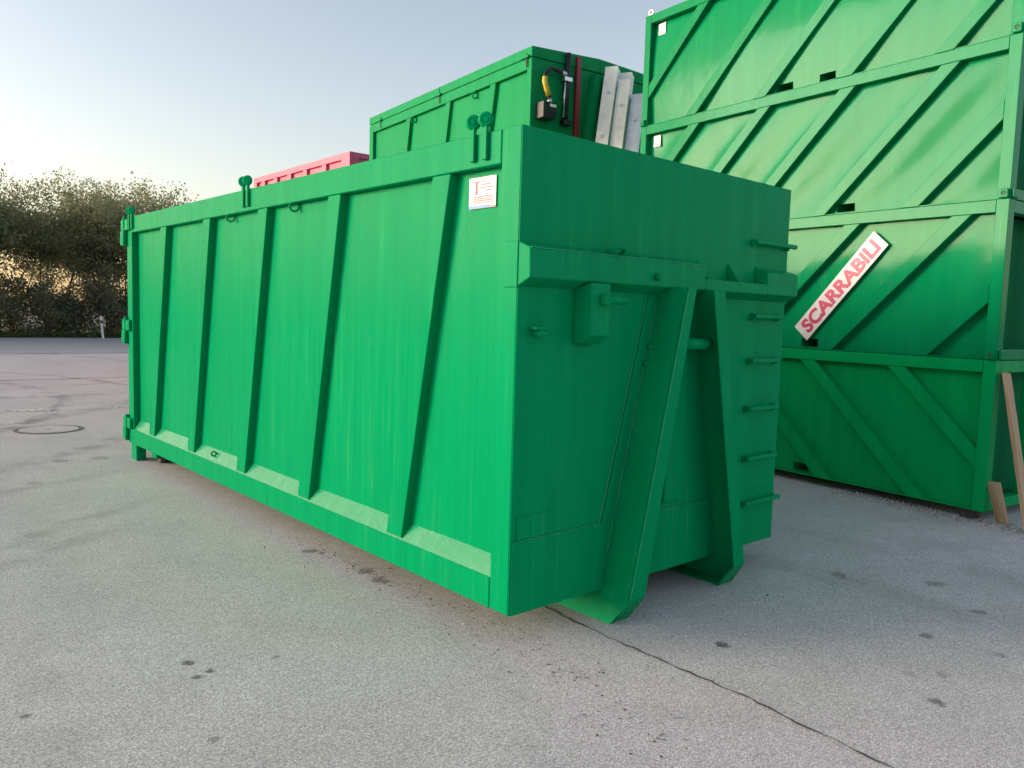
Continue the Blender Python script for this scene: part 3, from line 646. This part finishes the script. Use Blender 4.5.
# ------------------------------------------------------------------ small yard and roadside things
c = hitground(49, 429.5)
mh = thing('manhole_cover', 'round iron manhole cover set flush in the asphalt yard', 'manhole', (c.x, c.y, 0))
def disc(name, parent, mat, r0, r1, z, n=40):
    vs = []; fs = []
    for i in range(n):
        a = 2*math.pi*i/n; vs += [(r0*math.cos(a), r0*math.sin(a), z), (r1*math.cos(a), r1*math.sin(a), z)]
    fs = [(2*i, 2*i+1, (2*i+3) % (2*n), (2*i+2) % (2*n)) for i in range(n)]
    me = bpy.data.meshes.new(name); me.from_pydata(vs, [], fs); return link(name, me, mat, parent)
disc('frame_ring', mh, 'ringiron', .345, .41, .004); disc('cover', mh, 'asphalt', .02, .345, .006); disc('cover_boss', mh, 'ringiron', .0, .03, .008)
c = hitground(103, 338.5)
dp = thing('marker_post', 'leaning white roadside marker post at the edge of the verge', 'post', (c.x, c.y-.0, 0)); dp.rotation_euler = (.05, -.13, .3)
prism('post_body', dp, 'white', [(-.055, -.03), (.055, -.03), (.03, .05), (-.03, .05)], 2, -.05, 1.02, .006); box('post_cap', dp, 'white', (-.045, .045), (-.028, .04), (1.021, 1.07), .01); box('reflector', dp, 'dark', (-.056, .056), (-.034, -.0305), (.72, .86), 0)

# ------------------------------------------------------------------ trees, shrubs, verge
def leaves_mesh(name, C, size, sq=.62, flat_=0.):
    n = len(C); d1 = rng.normal(size=(n, 3)); d1[:, 2] *= 1-flat_; d1 /= np.linalg.norm(d1, axis=1)[:, None]
    d2 = rng.normal(size=(n, 3)); d2[:, 2] *= 1-flat_; d2 -= (d2*d1).sum(1)[:, None]*d1; d2 /= np.linalg.norm(d2, axis=1)[:, None]
    s = (size*rng.uniform(.55, 1.35, n))[:, None]
    V = np.stack([C-d1*s*.5, C+d2*s*sq*.5, C+d1*s*.5, C-d2*s*sq*.5], 1).reshape(-1, 3)
    me = bpy.data.meshes.new(name); me.vertices.add(4*n); me.vertices.foreach_set('co', V.ravel()); me.loops.add(4*n); me.loops.foreach_set('vertex_index', np.arange(4*n, dtype=np.int32))
    me.polygons.add(n); me.polygons.foreach_set('loop_start', np.arange(0, 4*n, 4, dtype=np.int32)); me.polygons.foreach_set('loop_total', np.full(n, 4, dtype=np.int32)); me.update(calc_edges=True)
    return me
def wood_mesh(segs, n=6):
    vs, fs = [], []
    for a, b, ra, rb in segs:
        a, b = Vector(a), Vector(b); t = (b-a).normalized(); u = t.orthogonal().normalized(); v = t.cross(u); k = len(vs)
        for p, r in ((a, ra), (b, rb)):
            for j in range(n): q = p+r*(math.cos(2*math.pi*j/n)*u+math.sin(2*math.pi*j/n)*v); vs.append(q[:])
        fs += [(k+j, k+(j+1) % n, k+n+(j+1) % n, k+n+j) for j in range(n)]
    me = bpy.data.meshes.new('trunk'); me.from_pydata(vs, [], fs)
    for p in me.polygons: p.use_smooth = True
    return me
def tree_variant(seed, H):
    r = random.Random(seed); segs, tips = [], []
    def grow(p, d, ln, rad, lvl):
        steps = 4; q = Vector(p)
        for i in range(steps):
            d2 = (d+Vector((r.gauss(0, .12), r.gauss(0, .12), r.gauss(.03, .05)))).normalized(); e = q+d2*ln/steps
            segs.append((q[:], e[:], rad*(1-.16*i), rad*(1-.16*(i+1)))); q = e; d = d2
            if lvl < 3 and i >= 1:
                for _ in range(2 if lvl or i > 1 else 1):
                    az = r.uniform(0, 6.28); dd = (d*.55+Vector((math.cos(az), math.sin(az), r.uniform(-.1, .55)))*.6).normalized()
                    grow(q, dd, ln*r.uniform(.42, .62), rad*.5*(1-.1*i), lvl+1)
            if lvl >= 2: tips.append(q.copy())
        tips.append(q.copy())
    for k in range(r.choice((2, 3))):
        az = r.uniform(0, 6.28); grow((.25*math.cos(az), .25*math.sin(az), 0), Vector((.16*math.cos(az), .16*math.sin(az), 1)).normalized(), H*r.uniform(.66, .84), .085, 0)
    T = np.array([t[:] for t in tips]); T = T[T[:, 2] > H*.22]
    C = []
    for t in T:
        if r.random() < .12: continue
        low = t[2] < H*.5
        n = r.randint(3, 9) if not low else r.randint(2, 6); s = r.uniform(.2, .55)
        C.append(t+rng.normal(size=(n, 3))*np.array([s, s, s*.7]))
    C = np.concatenate(C)
    hm = C[:, 2].max()-.25; return wood_mesh(segs), leaves_mesh('crown', C, .20), hm
variants = [tree_variant(s, 8.4) for s in (3, 11, 23, 37, 58)]
spots = []
xs = np.arange(-6, 27, 1.35)
for i, x in enumerate(xs):
    y = 41.2+(i*37 % 11)*.36; hsc = 7.9 if x < 6.9 else (6.8 if x < 8.4 else (8.3 if x < 12.0 else 6.4))
    spots.append((x+random.uniform(-.4, .4), y, hsc*random.uniform(.93, 1.04)))
for i, (x, y, s) in enumerate(spots):
    wm, lm, hm = variants[i % 5]; s = s/hm
    t = thing('roadside_tree', 'slender brownish green tree in the dense row beyond the road', 'tree', (x, y, 0), random.uniform(0, 6.28), 'row of trees beyond the road'); t.scale = (s, s, s)
    link('trunk', wm, None if wm.materials else 'bark', t); link('crown', lm, None if lm.materials else 'leaf', t)
def shrub_variant(h, wd, n):
    cs = rng.normal(size=(26, 3))*np.array([wd*.32, wd*.26, h*.24])+np.array([0, 0, h*.46]); cs[:, 2] = np.clip(cs[:, 2], .15, h)
    C = (cs[rng.integers(0, 26, n)]+rng.normal(size=(n, 3))*np.array([.26, .26, .24])); C[:, 2] = np.abs(C[:, 2])
    segs = [((random.gauss(0, .08), random.gauss(0, .08), 0), tuple(cs[i]), .03, .008) for i in range(12)]
    return wood_mesh(segs, 5), leaves_mesh('foliage', C, .15)
sv = [shrub_variant(2.9, 2.4, 3300), shrub_variant(2.3, 2.6, 3100), shrub_variant(3.3, 2.1, 3000)]
for i, x in enumerate(np.arange(-7, 27.5, 1.05)):
    wm, lm = sv[i % 3]
    t = thing('roadside_shrub', 'dark dense shrub filling the foot of the tree row', 'shrub', (x+random.uniform(-.3, .3), 39.9+(i % 3)*.7, 0), random.uniform(0, 6.28), 'shrubs under the tree row'); s = random.uniform(.85, 1.15); t.scale = (s, s, s)
    link('stem', wm, None if wm.materials else 'bark', t); link('foliage', lm, None if lm.materials else 'shrub', t)
n = 42000
C = np.stack([rng.uniform(-9, 30, n), 38.45+rng.gamma(1.6, .45, n), np.abs(rng.normal(.0, .10, n))], 1)
struct(link('verge_grass', leaves_mesh('verge_grass', C, .16, .3), 'grass'), 'stuff', 'rough green grass and weeds along the road verge')
n = 26000
C = np.stack([rng.uniform(-95, -9, n), 41+rng.normal(0, 1.0, n), np.abs(rng.normal(1.6, 1.5, n))], 1)
struct(link('hedgerow', leaves_mesh('hedgerow', C, .5, .7), 'shrub'), 'stuff', 'far hedgerow continuing along the road')
# limestone chips along the foot of the stack, grit on the yard
n = 1500; yy = rng.uniform(-1.1, 1.4, n); xx = -np.abs(rng.normal(0, .13, n))+.10+rng.normal(0, .03, n)
P = np.array([(*sxy(a, b), .003) for a, b in zip(xx, yy)])
struct(link('limestone_chips', leaves_mesh('limestone_chips', P+np.array([0, 0, .005]), .022, .8), 'gravel'), 'stuff', 'pale stone chips scattered at the foot of the stack')
n = 700; P = np.stack([rng.uniform(-4, 7, n), rng.uniform(-3, 5, n), np.full(n, .003)], 1)
Q = []
for cx, cy, n_, sx_, sy_ in ((312, 551, 60, .10, .25), (352, 566, 60, .06, .25), (385, 582, 90, .06, .3), (430, 598, 60, .05, .3), (500, 640, 60, .15, .2), (640, 725, 70, .15, .15), (575, 676, 50, .12, .10), (842, 578, 60, .35, .12)):
    P0 = hitground(cx, cy)
    for _ in range(n_*2//3): Q.append((P0.x+random.gauss(0, sx_), P0.y+random.gauss(0, sy_), .004))
struct(link('soil_crumbs', leaves_mesh('soil_crumbs', np.array(Q), .013, .8, .93), 'seam'), 'stuff', 'dark crumbs of soil and rubber on the asphalt')
struct(link('yard_grit', leaves_mesh('yard_grit', P, .010, .8, .9), 'gravel'), 'stuff', 'loose grit scattered over the asphalt')
